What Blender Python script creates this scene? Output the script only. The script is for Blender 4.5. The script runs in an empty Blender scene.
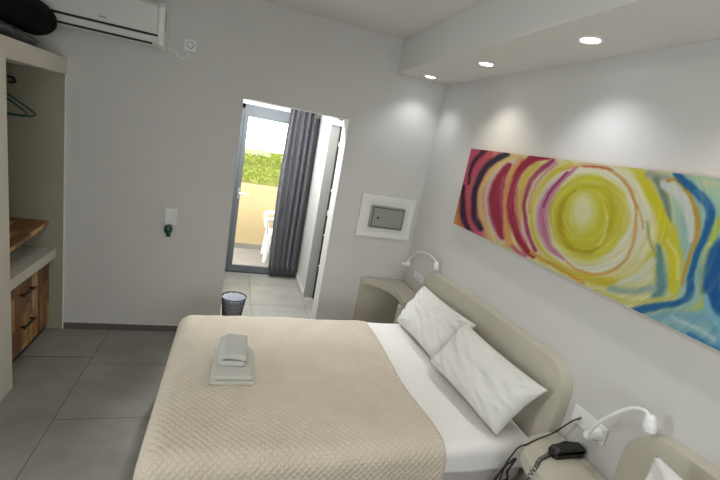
import bpy, bmesh, math, random
import numpy as np
from mathutils import Vector, Matrix, noise

S = bpy.context.scene
COL = S.collection
random.seed(4)
PI = math.pi

# ------------------------------------------------------------------ camera
CAMZ = 1.92
yaw, pit, rol = 0.32726721, -0.23211772, 0.18659347
FPX = 402.12
fw = Vector((math.sin(yaw)*math.cos(pit), math.cos(yaw)*math.cos(pit), math.sin(pit)))
r0 = Vector((math.cos(yaw), -math.sin(yaw), 0)); u0 = r0.cross(fw)
rt = r0*math.cos(rol) + u0*math.sin(rol)
up = -r0*math.sin(rol) + u0*math.cos(rol)
cd = bpy.data.cameras.new('camera'); cam = bpy.data.objects.new('camera', cd); COL.objects.link(cam)
cam.matrix_world = Matrix(((rt.x, up.x, -fw.x, 0), (rt.y, up.y, -fw.y, 0), (rt.z, up.z, -fw.z, CAMZ), (0, 0, 0, 1)))
cd.sensor_width = 36; cd.lens = FPX/720*36; cd.clip_start = 0.02
S.camera = cam

# ------------------------------------------------------------------ world, light, exposure
S.view_settings.view_transform = 'Standard'; S.view_settings.look = 'None'
S.view_settings.gamma = 1; S.view_settings.use_curve_mapping = False
S.view_settings.exposure = -0.02
w = bpy.data.worlds.new('sky'); S.world = w; w.use_nodes = True
w.node_tree.nodes['Background'].inputs[0].default_value = (0.90, 0.96, 1.0, 1)
w.node_tree.nodes['Background'].inputs[1].default_value = 9.0

RYW = -1.78
def portal(name, loc, rot, sx, sy):
    l = bpy.data.lights.new(name, 'AREA'); l.shape = 'RECTANGLE'; l.size = sx; l.size_y = sy
    l.cycles.is_portal = True
    o = bpy.data.objects.new(name, l); o.location = loc; o.rotation_euler = rot; COL.objects.link(o)
portal('daylight_portal_glass_door', (0.48, 5.36, 1.06), (-PI/2, 0, 0), 0.95, 2.15)
portal('daylight_portal_added_window', (0.1, RYW, 1.55), (PI/2, 0, 0), 1.8, 1.1)
portal('daylight_portal_balcony_door', (-2.02, 1.35, 1.075), (0, -PI/2, 0), 2.15, 0.6)

SPOTS = [(1.49, 3.36, (0.88, 0.93, 1.0), 9), (1.49, 2.52, (1.0, 0.94, 0.83), 14), (1.49, 1.67, (0.88, 0.92, 1.0), 14),
         (1.49, 0.82, (1.0, 0.97, 0.92), 14), (1.49, -0.05, (0.9, 0.94, 1.0), 14)]
ADDED_LAMPS = [((0.30, 4.22, 2.6), 62, (0.93, 0.97, 1.0)), ((-0.25, 0.7, 2.84), 12, (1.0, 0.965, 0.92))]  # unseen lamps, added to brighten the hall and the bedroom

# ------------------------------------------------------------------ helpers
def srgb(c):
    return tuple(((v/255)/12.92 if v/255 <= 0.04045 else ((v/255+0.055)/1.055)**2.4) for v in c)

class N:
    """tiny node wrapper"""
    def __init__(s, name):
        s.m = bpy.data.materials.new(name); s.m.use_nodes = True
        s.t = s.m.node_tree; s.b = s.t.nodes['Principled BSDF']; s.out = s.t.nodes['Material Output']
    def n(s, ty, **k):
        x = s.t.nodes.new(ty)
        for a, v in k.items(): setattr(x, a, v)
        return x
    def l(s, a, b): s.t.links.new(a, b)
    def math(s, op, a, b=None):
        x = s.n('ShaderNodeMath', operation=op)
        for i, v in enumerate((a, b)):
            if v is None: continue
            if isinstance(v, (int, float)): x.inputs[i].default_value = v
            else: s.l(v, x.inputs[i])
        return x.outputs[0]

def mat(name, rgb, rough=0.6, var=0.05, scale=12, bump=0.0, bscale=60, metal=0.0, sheen=0.0, coat=0.0, coords='Object', detail=4):
    k = N(name); b = k.b
    c = srgb(rgb)
    tc = k.n('ShaderNodeTexCoord')
    no = k.n('ShaderNodeTexNoise'); no.inputs['Scale'].default_value = scale; no.inputs['Detail'].default_value = detail
    k.l(tc.outputs[coords], no.inputs['Vector'])
    cr = k.n('ShaderNodeValToRGB')
    cr.color_ramp.elements[0].position = 0.3; cr.color_ramp.elements[1].position = 0.7
    cr.color_ramp.elements[0].color = (*[max(0, v*(1-var)) for v in c], 1)
    cr.color_ramp.elements[1].color = (*[min(1, v*(1+var)) for v in c], 1)
    k.l(no.outputs['Fac'], cr.inputs['Fac']); k.l(cr.outputs['Color'], b.inputs['Base Color'])
    b.inputs['Roughness'].default_value = rough; b.inputs['Metallic'].default_value = metal
    if sheen: b.inputs['Sheen Weight'].default_value = sheen
    if coat: b.inputs['Coat Weight'].default_value = coat
    if bump:
        n2 = k.n('ShaderNodeTexNoise'); n2.inputs['Scale'].default_value = bscale; n2.inputs['Detail'].default_value = 5
        k.l(tc.outputs[coords], n2.inputs['Vector'])
        bp = k.n('ShaderNodeBump'); bp.inputs['Strength'].default_value = bump; bp.inputs['Distance'].default_value = 0.01
        k.l(n2.outputs['Fac'], bp.inputs['Height']); k.l(bp.outputs['Normal'], b.inputs['Normal'])
    return k.m

def new_bm(): return bmesh.new()

def obj(name, bm, m, parent=None, smooth=False, loc=None, kind=None, label=None):
    me = bpy.data.meshes.new(name)
    bmesh.ops.recalc_face_normals(bm, faces=bm.faces[:])
    bm.to_mesh(me); bm.free()
    if m: me.materials.append(m)
    o = bpy.data.objects.new(name, me); COL.objects.link(o)
    if smooth:
        for p in me.polygons: p.use_smooth = True
    if smooth == 'auto':
        me.set_sharp_from_angle(angle=math.radians(40))
    if parent:
        o.parent = parent
        o.matrix_parent_inverse = Matrix.Translation(-parent.location)
    if loc: o.location = loc
    if kind: o['kind'] = kind
    if label: o['label'] = label
    return o

def thing(name, label, cat, loc=(0, 0, 0), group=None):
    o = bpy.data.objects.new(name, None); COL.objects.link(o); o.location = loc
    o.empty_display_size = 0.05
    o['label'] = label; o['category'] = cat
    if group: o['group'] = group
    return o

def tag(o, label, cat, group=None):
    o['label'] = label; o['category'] = cat
    if group: o['group'] = group
    return o

def box(bm, x0, x1, y0, y1, z0, z1, bev=0.0, seg=3):
    vs = [bm.verts.new(p) for p in ((x0, y0, z0), (x1, y0, z0), (x1, y1, z0), (x0, y1, z0), (x0, y0, z1), (x1, y0, z1), (x1, y1, z1), (x0, y1, z1))]
    fs = [bm.faces.new([vs[i] for i in f]) for f in ((3, 2, 1, 0), (4, 5, 6, 7), (0, 1, 5, 4), (1, 2, 6, 5), (2, 3, 7, 6), (3, 0, 4, 7))]
    if bev:
        es = list({e for f in fs for e in f.edges})
        bmesh.ops.bevel(bm, geom=es, offset=bev, segments=seg, profile=0.5, affect='EDGES')
    return bm

def prism(bm, pts, axis, a, b, bev=0.0, seg=3, only=None):
    """pts: 2d outline, extruded along axis from a to b; only='a'/'b' bevels one cap rim"""
    def P(p, v):
        return {'x': (v, p[0], p[1]), 'y': (p[0], v, p[1]), 'z': (p[0], p[1], v)}[axis]
    A = [bm.verts.new(P(p, a)) for p in pts]; B = [bm.verts.new(P(p, b)) for p in pts]
    n = len(pts)
    fa = bm.faces.new(A[::-1]); fb = bm.faces.new(B)
    for i in range(n): bm.faces.new((A[i], A[(i+1) % n], B[(i+1) % n], B[i]))
    if bev:
        es = []
        if only in (None, 'a'): es += list(fa.edges)
        if only in (None, 'b'): es += list(fb.edges)
        bmesh.ops.bevel(bm, geom=es, offset=bev, segments=seg, profile=0.5, affect='EDGES')
    return bm

def tube(bm, pts, r, seg=10, cap=True, close=False):
    pts = [Vector(p) for p in pts]
    rs = r if isinstance(r, (list, tuple)) else [r]*len(pts)
    n = len(pts); rings = []
    ref = None
    for i, p in enumerate(pts):
        a = pts[i-1] if (i > 0 or close) else p; c = pts[(i+1) % n] if (i < n-1 or close) else p
        t = (c-a).normalized()
        if ref is None:
            ref = t.orthogonal().normalized()
        else:
            ref = (ref - t*ref.dot(t))
            ref = ref.normalized() if ref.length > 1e-6 else t.orthogonal().normalized()
        q = t.cross(ref)
        rings.append([bm.verts.new(p + (ref*math.cos(2*PI*k/seg) + q*math.sin(2*PI*k/seg))*rs[i]) for k in range(seg)])
    m = n if close else n-1
    for i in range(m):
        A, B = rings[i], rings[(i+1) % n]
        for k in range(seg): bm.faces.new((A[k], A[(k+1) % seg], B[(k+1) % seg], B[k]))
    if cap and not close:
        bm.faces.new(rings[0][::-1]); bm.faces.new(rings[-1])
    return bm

def smooth_path(ctrl, n=8):
    """catmull-rom"""
    P = [Vector(c) for c in ctrl]; P = [2*P[0]-P[1]] + P + [2*P[-1]-P[-2]]
    out = []
    for i in range(1, len(P)-2):
        for k in range(n):
            t = k/n
            out.append(0.5*((2*P[i]) + (-P[i-1]+P[i+1])*t + (2*P[i-1]-5*P[i]+4*P[i+1]-P[i+2])*t*t + (-P[i-1]+3*P[i]-3*P[i+1]+P[i+2])*t**3))
    out.append(P[-2]); return out

def lathe(bm, prof, cx, cy, seg=24, axis='z', c3=0.0):
    """prof: list of (radius, h)"""
    rings = []
    for (r, h) in prof:
        ring = []
        for k in range(seg):
            a = 2*PI*k/seg
            if axis == 'z': p = (cx+r*math.cos(a), cy+r*math.sin(a), h)
            elif axis == 'x': p = (h, cx+r*math.cos(a), cy+r*math.sin(a))
            else: p = (cx+r*math.cos(a), h, cy+r*math.sin(a))
            ring.append(bm.verts.new(p))
        rings.append(ring)
    for A, B in zip(rings, rings[1:]):
        for k in range(seg): bm.faces.new((A[k], A[(k+1) % seg], B[(k+1) % seg], B[k]))
    bm.faces.new(rings[0][::-1]); bm.faces.new(rings[-1])
    return bm

def arc(cx, cy, r, a0, a1, n=8):
    return [(cx+r*math.cos(math.radians(a0+(a1-a0)*i/n)), cy+r*math.sin(math.radians(a0+(a1-a0)*i/n))) for i in range(n+1)]

def nz(x, y, z=0, s=1): return noise.noise(Vector((x*s, y*s, z)))

# projection helper used only to lay out the picture's brush strokes on the canvas
def on_wall(px, py, X):
    d = fw + (rt*(px-360) - up*(py-240))/FPX
    t = X/d.x
    return d.y*t, CAMZ + d.z*t

# ------------------------------------------------------------------ materials
M = {}
M['wall'] = mat('wall_plaster', (200, 198, 193), 0.85, 0.015, 3, 0.12, 90)
M['ceiling'] = mat('ceiling_paint', (212, 210, 205), 0.9, 0.015, 3, 0.06, 60)
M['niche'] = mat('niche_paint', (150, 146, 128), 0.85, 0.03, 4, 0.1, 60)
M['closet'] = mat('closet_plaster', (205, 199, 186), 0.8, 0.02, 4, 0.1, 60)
M['cement'] = mat('polished_cement', (186, 180, 163), 0.38, 0.035, 5, 0.05, 20, coat=0.25)
M['skirting'] = mat('skirting_tile', (92, 90, 87), 0.5, 0.06, 9)
M['grout'] = mat('skirting_top_grout', (205, 202, 196), 0.8, 0.02)
M['white_paint'] = mat('white_joinery', (222, 222, 218), 0.45, 0.01)
M['plastic'] = mat('white_plastic', (228, 228, 224), 0.35, 0.01)
M['ac'] = mat('air_conditioner_plastic', (214, 213, 208), 0.4, 0.01)
M['black'] = mat('black_plastic', (14, 14, 15), 0.35, 0.05)
M['black_metal'] = mat('black_metal', (18, 17, 17), 0.4, 0.05)
M['dark_gap'] = mat('dark_slot', (35, 33, 32), 0.8, 0.05)
M['frame'] = mat('grey_aluminium', (92, 96, 99), 0.65, 0.03)
M['metal'] = mat('brushed_metal', (190, 190, 190), 0.3, 0.03, metal=0.9)
M['safe'] = mat('safe_grey_enamel', (142, 142, 136), 0.45, 0.02)
M['safe_dark'] = mat('safe_body_grey', (105, 105, 101), 0.5, 0.02)
M['sheet'] = mat('white_sheet_cotton', (230, 226, 221), 0.85, 0.015, 10, 0.1, 25, sheen=0.2)
M['pillow'] = mat('pillow_cotton', (211, 209, 202), 0.85, 0.015, 10, 0.12, 22, sheen=0.2)
M['mattress'] = mat('mattress_ticking', (214, 208, 205), 0.8, 0.02, 20)
M['piping'] = mat('red_piping', (200, 120, 120), 0.7, 0.03)
M['base'] = mat('bed_base_plaster', (185, 180, 166), 0.6, 0.03)
M['towel'] = mat('towel_terry', (212, 210, 198), 0.95, 0.04, 120, 0.9, 420, sheen=0.4)
M['hanger'] = mat('green_hanger_plastic', (26, 74, 66), 0.4, 0.05)
M['bottle'] = mat('dark_green_liquid_plastic', (10, 70, 45), 0.25, 0.05)
M['bagblack'] = mat('black_nylon', (9, 9, 10), 0.75, 0.1, 20, 0.1, 60)
M['bagblack'].node_tree.nodes['Principled BSDF'].inputs['Specular IOR Level'].default_value = 0.12
M['baggrey'] = mat('grey_fabric', (86, 90, 88), 0.85, 0.25, 14, 0.3, 40)
M['yellow'] = mat('yellow_render', (172, 150, 108), 0.9, 0.03, 4, 0.1, 60)
M['patio'] = mat('patio_tile', (120, 112, 102), 0.8, 0.08, 5)
M['leaf'] = mat('leaf_green', (126, 136, 36), 0.6, 0.25, 8)
M['hedge_back'] = mat('hedge_backing', (150, 152, 74), 0.9, 0.2, 10)
M['chair'] = mat('white_garden_plastic', (225, 225, 220), 0.5, 0.01)
M['bin'] = mat('black_wire_mesh', (30, 30, 38), 0.5, 0.05)
M['liner'] = mat('bin_liner_plastic', (205, 205, 215), 0.4, 0.05)
M['hall_door'] = mat('grey_door_leaf', (150, 150, 146), 0.5, 0.02)
M['cupboard_dark'] = mat('dark_cupboard_interior', (52, 42, 38), 0.8, 0.1)
M['cable'] = mat('black_cable_rubber', (16, 16, 17), 0.5, 0.05)

def floor_mat():
    k = N('grey_floor_tile')
    g = k.n('ShaderNodeNewGeometry'); sp = k.n('ShaderNodeSeparateXYZ'); k.l(g.outputs['Position'], sp.inputs[0])
    u = k.math('DIVIDE', k.math('ADD', sp.outputs[0], 0.873), 0.6)
    col = k.math('FLOOR', u); fu = k.math('SUBTRACT', u, col)
    off = k.math('MULTIPLY', k.math('ABSOLUTE', k.math('MINIMUM', col, 0.0)), 0.42)
    left = k.math('LESS_THAN', sp.outputs[0], -0.873)
    pitch = k.math('ADD', k.math('MULTIPLY', left, 0.6), 0.6)
    v = k.math('ADD', k.math('DIVIDE', k.math('SUBTRACT', sp.outputs[1], 2.436), pitch), off)
    row = k.math('FLOOR', v); fv = k.math('SUBTRACT', v, row)
    du = k.math('MINIMUM', fu, k.math('SUBTRACT', 1.0, fu)); dv = k.math('MINIMUM', fv, k.math('SUBTRACT', 1.0, fv))
    d = k.math('MINIMUM', du, dv)
    line = k.math('LESS_THAN', d, 0.0032)
    cmb = k.n('ShaderNodeCombineXYZ'); k.l(col, cmb.inputs[0]); k.l(row, cmb.inputs[1])
    wn = k.n('ShaderNodeTexWhiteNoise'); k.l(cmb.outputs[0], wn.inputs['Vector'])
    n1 = k.n('ShaderNodeTexNoise'); n1.inputs['Scale'].default_value = 2.2; n1.inputs['Detail'].default_value = 6; n1.inputs['Roughness'].default_value = 0.65
    k.l(g.outputs['Position'], n1.inputs['Vector'])
    f = k.math('ADD', k.math('MULTIPLY', n1.outputs['Fac'], 0.9), k.math('MULTIPLY', wn.outputs['Value'], 0.12))
    cr = k.n('ShaderNodeValToRGB'); e = cr.color_ramp.elements
    e[0].position = 0.3; e[0].color = (*srgb((124, 121, 114)), 1); e[1].position = 0.75; e[1].color = (*srgb((162, 159, 151)), 1)
    k.l(f, cr.inputs['Fac'])
    mx = k.n('ShaderNodeMix', data_type='RGBA'); k.l(line, mx.inputs[0]); k.l(cr.outputs[0], mx.inputs[6]); mx.inputs[7].default_value = (*srgb((48, 46, 44)), 1)
    k.l(mx.outputs[2], k.b.inputs['Base Color'])
    ro = k.math('ADD', k.math('MULTIPLY', n1.outputs['Fac'], 0.15), 0.36); k.l(ro, k.b.inputs['Roughness'])
    bp = k.n('ShaderNodeBump'); bp.inputs['Strength'].default_value = 0.4; bp.inputs['Distance'].default_value = 0.002; bp.invert = True
    k.l(line, bp.inputs['Height']); k.l(bp.outputs[0], k.b.inputs['Normal'])
    return k.m
M['floor'] = floor_mat()

def wood_mat():
    """butcher-block staves running along z (drawers) or y (shelf), picked by the object coordinates"""
    def make(name, along):
        k = N(name)
        tc = k.n('ShaderNodeTexCoord'); sp = k.n('ShaderNodeSeparateXYZ'); k.l(tc.outputs['Object'], sp.inputs[0])
        a, b = {'z': (sp.outputs[1], sp.outputs[2]), 'y': (sp.outputs[0], sp.outputs[1])}[along]
        u = k.math('DIVIDE', a, 0.042); col = k.math('FLOOR', u)
        w1 = k.n('ShaderNodeTexWhiteNoise', noise_dimensions='1D'); k.l(col, w1.inputs['W'])
        v = k.math('ADD', k.math('DIVIDE', b, 0.24), k.math('MULTIPLY', w1.outputs['Value'], 7.0)); row = k.math('FLOOR', v)
        cm = k.n('ShaderNodeCombineXYZ'); k.l(col, cm.inputs[0]); k.l(row, cm.inputs[1])
        w2 = k.n('ShaderNodeTexWhiteNoise'); k.l(cm.outputs[0], w2.inputs['Vector'])
        mp = k.n('ShaderNodeMapping'); k.l(tc.outputs['Object'], mp.inputs['Vector'])
        mp.inputs['Scale'].default_value = (60, 60, 5) if along == 'z' else (60, 5, 60)
        ns = k.n('ShaderNodeTexNoise'); ns.inputs['Scale'].default_value = 1.0; ns.inputs['Detail'].default_value = 3; k.l(mp.outputs[0], ns.inputs['Vector'])
        f = k.math('ADD', k.math('MULTIPLY', w2.outputs['Value'], 0.8), k.math('MULTIPLY', k.math('SUBTRACT', ns.outputs['Fac'], 0.4), 0.5))
        cr = k.n('ShaderNodeValToRGB'); r = cr.color_ramp
        r.elements[0].position = 0.0; r.elements[0].color = (*srgb((96, 62, 38)), 1)
        r.elements[1].position = 1.0; r.elements[1].color = (*srgb((226, 192, 134)), 1)
        e = r.elements.new(0.35); e.color = (*srgb((134, 88, 52)), 1)
        e = r.elements.new(0.7); e.color = (*srgb((168, 120, 72)), 1)
        k.l(f, cr.inputs['Fac']); k.l(cr.outputs[0], k.b.inputs['Base Color']); k.b.inputs['Roughness'].default_value = 0.45
        return k.m
    return make('butcher_block_drawer_wood', 'z'), make('butcher_block_shelf_wood', 'y')
M['wood_z'], M['wood_y'] = wood_mat()

def quilt_mat():
    k = N('beige_quilted_bedspread')
    uv = k.n('ShaderNodeUVMap'); uv.uv_map = 'UVMap'
    sp = k.n('ShaderNodeSeparateXYZ'); k.l(uv.outputs[0], sp.inputs[0])
    def cell(sgn):
        a = k.math('ADD', sp.outputs[0], k.math('MULTIPLY', sp.outputs[1], sgn))
        return k.math('ABSOLUTE', k.math('SINE', k.math('MULTIPLY', a, PI/0.035)))
    h = k.math('POWER', k.math('MULTIPLY', cell(1.0), cell(-1.0)), 0.55)
    no = k.n('ShaderNodeTexNoise'); no.inputs['Scale'].default_value = 5.0; no.inputs['Detail'].default_value = 4; k.l(uv.outputs[0], no.inputs['Vector'])
    cr = k.n('ShaderNodeValToRGB'); e = cr.color_ramp.elements
    e[0].position = 0.25; e[0].color = (*srgb((198, 185, 165)), 1); e[1].position = 0.75; e[1].color = (*srgb((209, 197, 176)), 1)
    k.l(no.outputs['Fac'], cr.inputs['Fac'])
    k.l(cr.outputs[0], k.b.inputs['Base Color'])
    bp = k.n('ShaderNodeBump'); bp.inputs['Strength'].default_value = 0.75; bp.inputs['Distance'].default_value = 0.006
    k.l(h, bp.inputs['Height']); k.l(bp.outputs[0], k.b.inputs['Normal'])
    k.b.inputs['Roughness'].default_value = 0.7; k.b.inputs['Sheen Weight'].default_value = 0.15
    return k.m
M['quilt'] = quilt_mat()

def glass_mat():
    k = N('clear_window_glass')
    tr = k.n('ShaderNodeBsdfTransparent'); gl = k.n('ShaderNodeBsdfGlossy'); gl.inputs['Roughness'].default_value = 0.02
    fr = k.n('ShaderNodeFresnel'); fr.inputs['IOR'].default_value = 1.45
    mx = k.n('ShaderNodeMixShader'); k.l(fr.outputs[0], mx.inputs[0]); k.l(tr.outputs[0], mx.inputs[1]); k.l(gl.outputs[0], mx.inputs[2])
    k.l(mx.outputs[0], k.out.inputs['Surface']); return k.m
M['glass'] = glass_mat()

def curtain_mat():
    k = N('grey_curtain_cloth')
    tc = k.n('ShaderNodeTexCoord'); no = k.n('ShaderNodeTexNoise'); no.inputs['Scale'].default_value = 180
    k.l(tc.outputs['Object'], no.inputs['Vector'])
    cr = k.n('ShaderNodeValToRGB'); e = cr.color_ramp.elements
    e[0].color = (*srgb((56, 55, 60)), 1); e[1].color = (*srgb((74, 72, 79)), 1)
    k.l(no.outputs['Fac'], cr.inputs['Fac']); k.l(cr.outputs[0], k.b.inputs['Base Color'])
    k.b.inputs['Roughness'].default_value = 0.8; k.b.inputs['Sheen Weight'].default_value = 0.3
    return k.m
M['curtain'] = curtain_mat()

def emit_mat(name, col, st):
    k = N(name); k.b.inputs['Emission Color'].default_value = (*col, 1); k.b.inputs['Emission Strength'].default_value = st
    k.b.inputs['Base Color'].default_value = (*col, 1); return k.m

# ------------------------------------------------------------------ setting
D = 3.575; W = 1.756; T = 0.20; LX = -1.85; RY = -1.6; CH = 2.84; SOF = 2.57; SX = 1.266
def struct(name, bm, m, smooth=False):
    return obj(name, bm, m, kind='structure', smooth=smooth)

bm = new_bm(); box(bm, LX-0.2, W+0.2, RY-0.2, 5.30, -0.15, 0.0); struct('floor', bm, M['floor'])
bm = new_bm(); box(bm, LX-0.2, W+0.2, RY-0.2, D+T, CH, CH+0.12); struct('ceiling', bm, M['ceiling'])
# lowered ceiling strip with its downlights, drilled for the lamps
bm = new_bm(); box(bm, SX, W, RY, D, SOF, CH, 0.004, 2); struct('trim_1', bm, M['ceiling'])
# back wall with the doorway
OX0, OX1, OZ = 0.005, 0.92, 2.115
bm = new_bm()
box(bm, LX-0.2, OX0, D, D+T, 0, CH); box(bm, OX1, W+0.2, D, D+T, 0, CH); box(bm, OX0, OX1, D, D+T, OZ, CH)
bmesh.ops.remove_doubles(bm, verts=bm.verts[:], dist=1e-5)
struct('wall_back', bm, M['wall'])
bm = new_bm(); box(bm, W, W+0.2, RY-0.2, D, 0, CH); struct('wall_right', bm, M['wall'])
# left wall with a balcony door opening (behind the camera's left)
bm = new_bm(); wy0, wy1, wz1 = 1.05, 1.65, 2.15
box(bm, LX-0.2, LX, RY-0.2, wy0, 0, CH); box(bm, LX-0.2, LX, wy1, D, 0, CH); box(bm, LX-0.2, LX, wy0, wy1, wz1, CH)
struct('wall_left', bm, M['wall'])
bm = new_bm(); vx0, vx1, vz0, vz1 = -0.8, 1.0, 1.0, 2.1  # opening for the added front window
box(bm, LX, vx0, RY-0.2, RY, 0, CH); box(bm, vx1, W, RY-0.2, RY, 0, CH); box(bm, vx0, vx1, RY-0.2, RY, 0, vz0); box(bm, vx0, vx1, RY-0.2, RY, vz1, CH)
struct('wall_front', bm, M['wall'])
# door lining (white beads round the doorway)
bm = new_bm()
box(bm, OX1-0.012, OX1+0.002, D-0.004, D+T+0.004, 0, OZ-0.012); box(bm, OX0-0.002, OX0+0.006, D-0.004, D+T+0.004, 0, OZ-0.012)
box(bm, OX0-0.002, OX1+0.002, D-0.004, D+T+0.004, OZ-0.012, OZ+0.002)
struct('trim_2', bm, M['wall'])

# skirtings
def skirting(name, x0, x1, y0, y1, nx, ny):
    bm = new_bm(); box(bm, x0, x1, y0, y1, 0, 0.058)
    o = struct(name, bm, M['skirting'])
    bm = new_bm(); box(bm, x0, x1, y0, y1, 0.058, 0.066); obj('grout_line', bm, M['grout'], o)
skirting('baseboard_back', -1.30, OX0-0.004, D-0.012, D, 0, 1)
skirting('baseboard_back_right', OX1+0.004, 1.27, D-0.012, D, 0, 1)

# hall beyond the doorway
HX0, HX1, HY = 0.0, 0.955, 5.25
bm = new_bm(); box(bm, HX0-0.15, HX0, D+T, HY+0.1, 0, 2.6); struct('wall_hall_left', bm, M['wall'])
bm = new_bm(); box(bm, HX1, HX1+0.085, 4.54, HY, 0, 2.6, 0.006, 2); struct('wall_hall_right', bm, M['wall'])
bm = new_bm(); box(bm, HX1+0.085, HX1+0.8, 5.0, HY, 0, 2.6); box(bm, 1.62, 1.75, D+T, 5.0, 0, 2.6); struct('wall_hall_far', bm, M['wall'])
bm = new_bm(); box(bm, HX0-0.15, 1.75, D+T, HY+0.1, 2.6, 2.7); struct('ceiling_hall', bm, M['ceiling'])
bm = new_bm(); box(bm, HX0, 1.75, HY, HY+0.1, 2.13, 2.6); box(bm, 0.99, 1.75, HY, HY+0.1, 0, 2.13); struct('wall_hall_end', bm, M['wall'])
bm = new_bm(); box(bm, HX1-0.010, HX1, 4.54, HY, 0, 0.06); struct('baseboard_hall', bm, M['grout'])
# side door opening in the hall, seen edge-on past the jamb
bm = new_bm(); box(bm, HX1+0.002, 1.062, 4.515, 4.538, 0, 2.06, 0.002, 1)
o = struct('door_2', bm, M['hall_door'])
bm = new_bm(); box(bm, HX1-0.004, 1.12, 4.505, 4.538, 2.062, 2.12); obj('door_frame', bm, M['white_paint'], o)
bm = new_bm(); box(bm, 1.063, 1.12, 4.49, 4.535, 0, 2.06); o = struct('gap_strip', bm, M['cupboard_dark'])  # dark strip standing in for the shaded gap beside the jamb
for z, h in ((1.84, 0.05), (1.33, 0.03), (1.05, 0.06), (0.80, 0.02), (0.42, 0.02)):  # small white bits set along the dark strip
    bm = new_bm(); box(bm, 1.066, 1.078, 4.480, 4.489, z, z+h, 0.003, 2); obj('white_bit', bm, M['plastic'], o)

# glazed balcony door at the end of the hall
fx0, fx1 = 0.003, 0.985
bm = new_bm()
box(bm, fx0, fx0+0.045, HY-0.03, HY+0.05, 0, 2.125); box(bm, fx1-0.045, fx1, HY-0.03, HY+0.05, 0, 2.125)
box(bm, fx0, fx1, HY-0.03, HY+0.05, 2.075, 2.125); box(bm, fx0, fx1, HY-0.03, HY+0.05, 0, 0.022)
o = struct('door_1', bm, M['frame'])
bm = new_bm(); a0, a1 = 0.046, 0.942
box(bm, a0, a0+0.052, HY-0.045, HY+0.01, 0.018, 2.079, 0.004, 2); box(bm, a1-0.052, a1, HY-0.045, HY+0.01, 0.018, 2.079, 0.004, 2)
box(bm, a0+0.05, a1-0.05, HY-0.044, HY+0.009, 1.985, 2.078); box(bm, a0+0.05, a1-0.05, HY-0.044, HY+0.009, 0.019, 0.098)
leaf = obj('door_leaf', bm, M['frame'], o)
bm = new_bm(); box(bm, a0+0.048, a1-0.048, HY-0.018, HY-0.012, 0.095, 1.988); obj('pane', bm, M['glass'], leaf)
bm = new_bm()
box(bm, 0.066, 0.090, HY-0.055, HY-0.044, 0.98, 1.12, 0.003, 2)
tube(bm, [(0.078, HY-0.05, 1.06), (0.078, HY-0.095, 1.06), (0.09, HY-0.10, 1.06), (0.20, HY-0.10, 1.055)], 0.009, 8)
obj('door_handle', bm, M['metal'], leaf)

# balcony door of the bedroom itself, behind the camera's left shoulder
bm = new_bm()
for y0, y1 in ((wy0, wy0+0.06), (wy1-0.06, wy1)): box(bm, LX-0.10, LX-0.04, y0, y1, 0, wz1)
box(bm, LX-0.10, LX-0.04, wy0, wy1, wz1-0.06, wz1); box(bm, LX-0.10, LX-0.04, wy0, wy1, 0, 0.06)
o = struct('window_1', bm, M['frame'])
bm = new_bm(); box(bm, LX-0.075, LX-0.068, wy0+0.05, wy1-0.05, 0.05, wz1-0.05); obj('pane', bm, M['glass'], o)

bm = new_bm()
for x0, x1 in ((vx0, vx0+0.05), (0.075, 0.125), (vx1-0.05, vx1)): box(bm, x0, x1, RY-0.12, RY-0.06, vz0, vz1)
box(bm, vx0, vx1, RY-0.12, RY-0.06, vz0, vz0+0.05); box(bm, vx0, vx1, RY-0.12, RY-0.06, vz1-0.05, vz1)
o = struct('window_2_added', bm, M['frame'])  # unseen window, added to bring daylight from behind the camera
bm = new_bm(); box(bm, vx0+0.04, vx1-0.04, RY-0.095, RY-0.088, vz0+0.04, vz1-0.04); obj('pane', bm, M['glass'], o)

# ---- balcony outside
bm = new_bm(); box(bm, -3.0, 4.0, 5.30, 6.55, -0.15, -0.012); o = obj('balcony_floor', bm, M['patio'], kind='structure')
YW = 6.38
bm = new_bm(); box(bm, -3.0, 4.0, YW, YW+0.15, -0.15, 1.02)
o = obj('balcony_wall', bm, M['yellow'], kind='structure')
bm = new_bm(); box(bm, -3.0, 4.0, YW-0.012, YW, -0.012, 0.07); obj('baseboard_balcony', bm, M['patio'], kind='structure')
# leafy privacy screen on the wall
t = thing('hedge_screen', 'yellow-green leafy privacy screen standing on the yellow balcony wall outside', 'hedge', (0.6, YW+0.06, 1.02))
bm = new_bm()
for i in range(28):      # lattice slats behind the leaves
    x = -1.2 + i*0.13
    tube(bm, [(x, YW+0.08, 1.021), (x, YW+0.08, 1.54)], 0.006, 5)
for z in (1.05, 1.2, 1.35, 1.5): tube(bm, [(-1.2, YW+0.08, z), (2.4, YW+0.08, z)], 0.006, 5)
obj('lattice', bm, M['hedge_back'], t)
bm = new_bm(); box(bm, -1.25, 2.4, YW+0.088, YW+0.096, 1.021, 1.545); obj('backing_mat', bm, M['hedge_back'], t)
bm = new_bm(); rr = random.Random(9)
for i in range(3600):
    c = Vector((rr.uniform(-1.25, 2.4), YW+0.06+rr.uniform(-0.05, 0.05), 1.05+rr.random()**0.9*0.49))
    a = rr.uniform(0, 2*PI); L = rr.uniform(0.028, 0.05); wd = L*0.42
    d = Vector((math.cos(a), rr.uniform(-0.5, 0.5), math.sin(a))).normalized(); s = d.cross(Vector((rr.uniform(-.5, .5), -1, rr.uniform(-.5, .5)))).normalized()
    n = d.cross(s)*0.008
    v = [bm.verts.new(p) for p in (c-d*L/2, c-d*L*0.1+s*wd+n, c+d*L/2, c-d*L*0.1-s*wd+n)]
    bm.faces.new((v[0], v[1], v[2])); bm.faces.new((v[0], v[2], v[3]))
o = obj('foliage', bm, M['leaf'], t)

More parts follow.
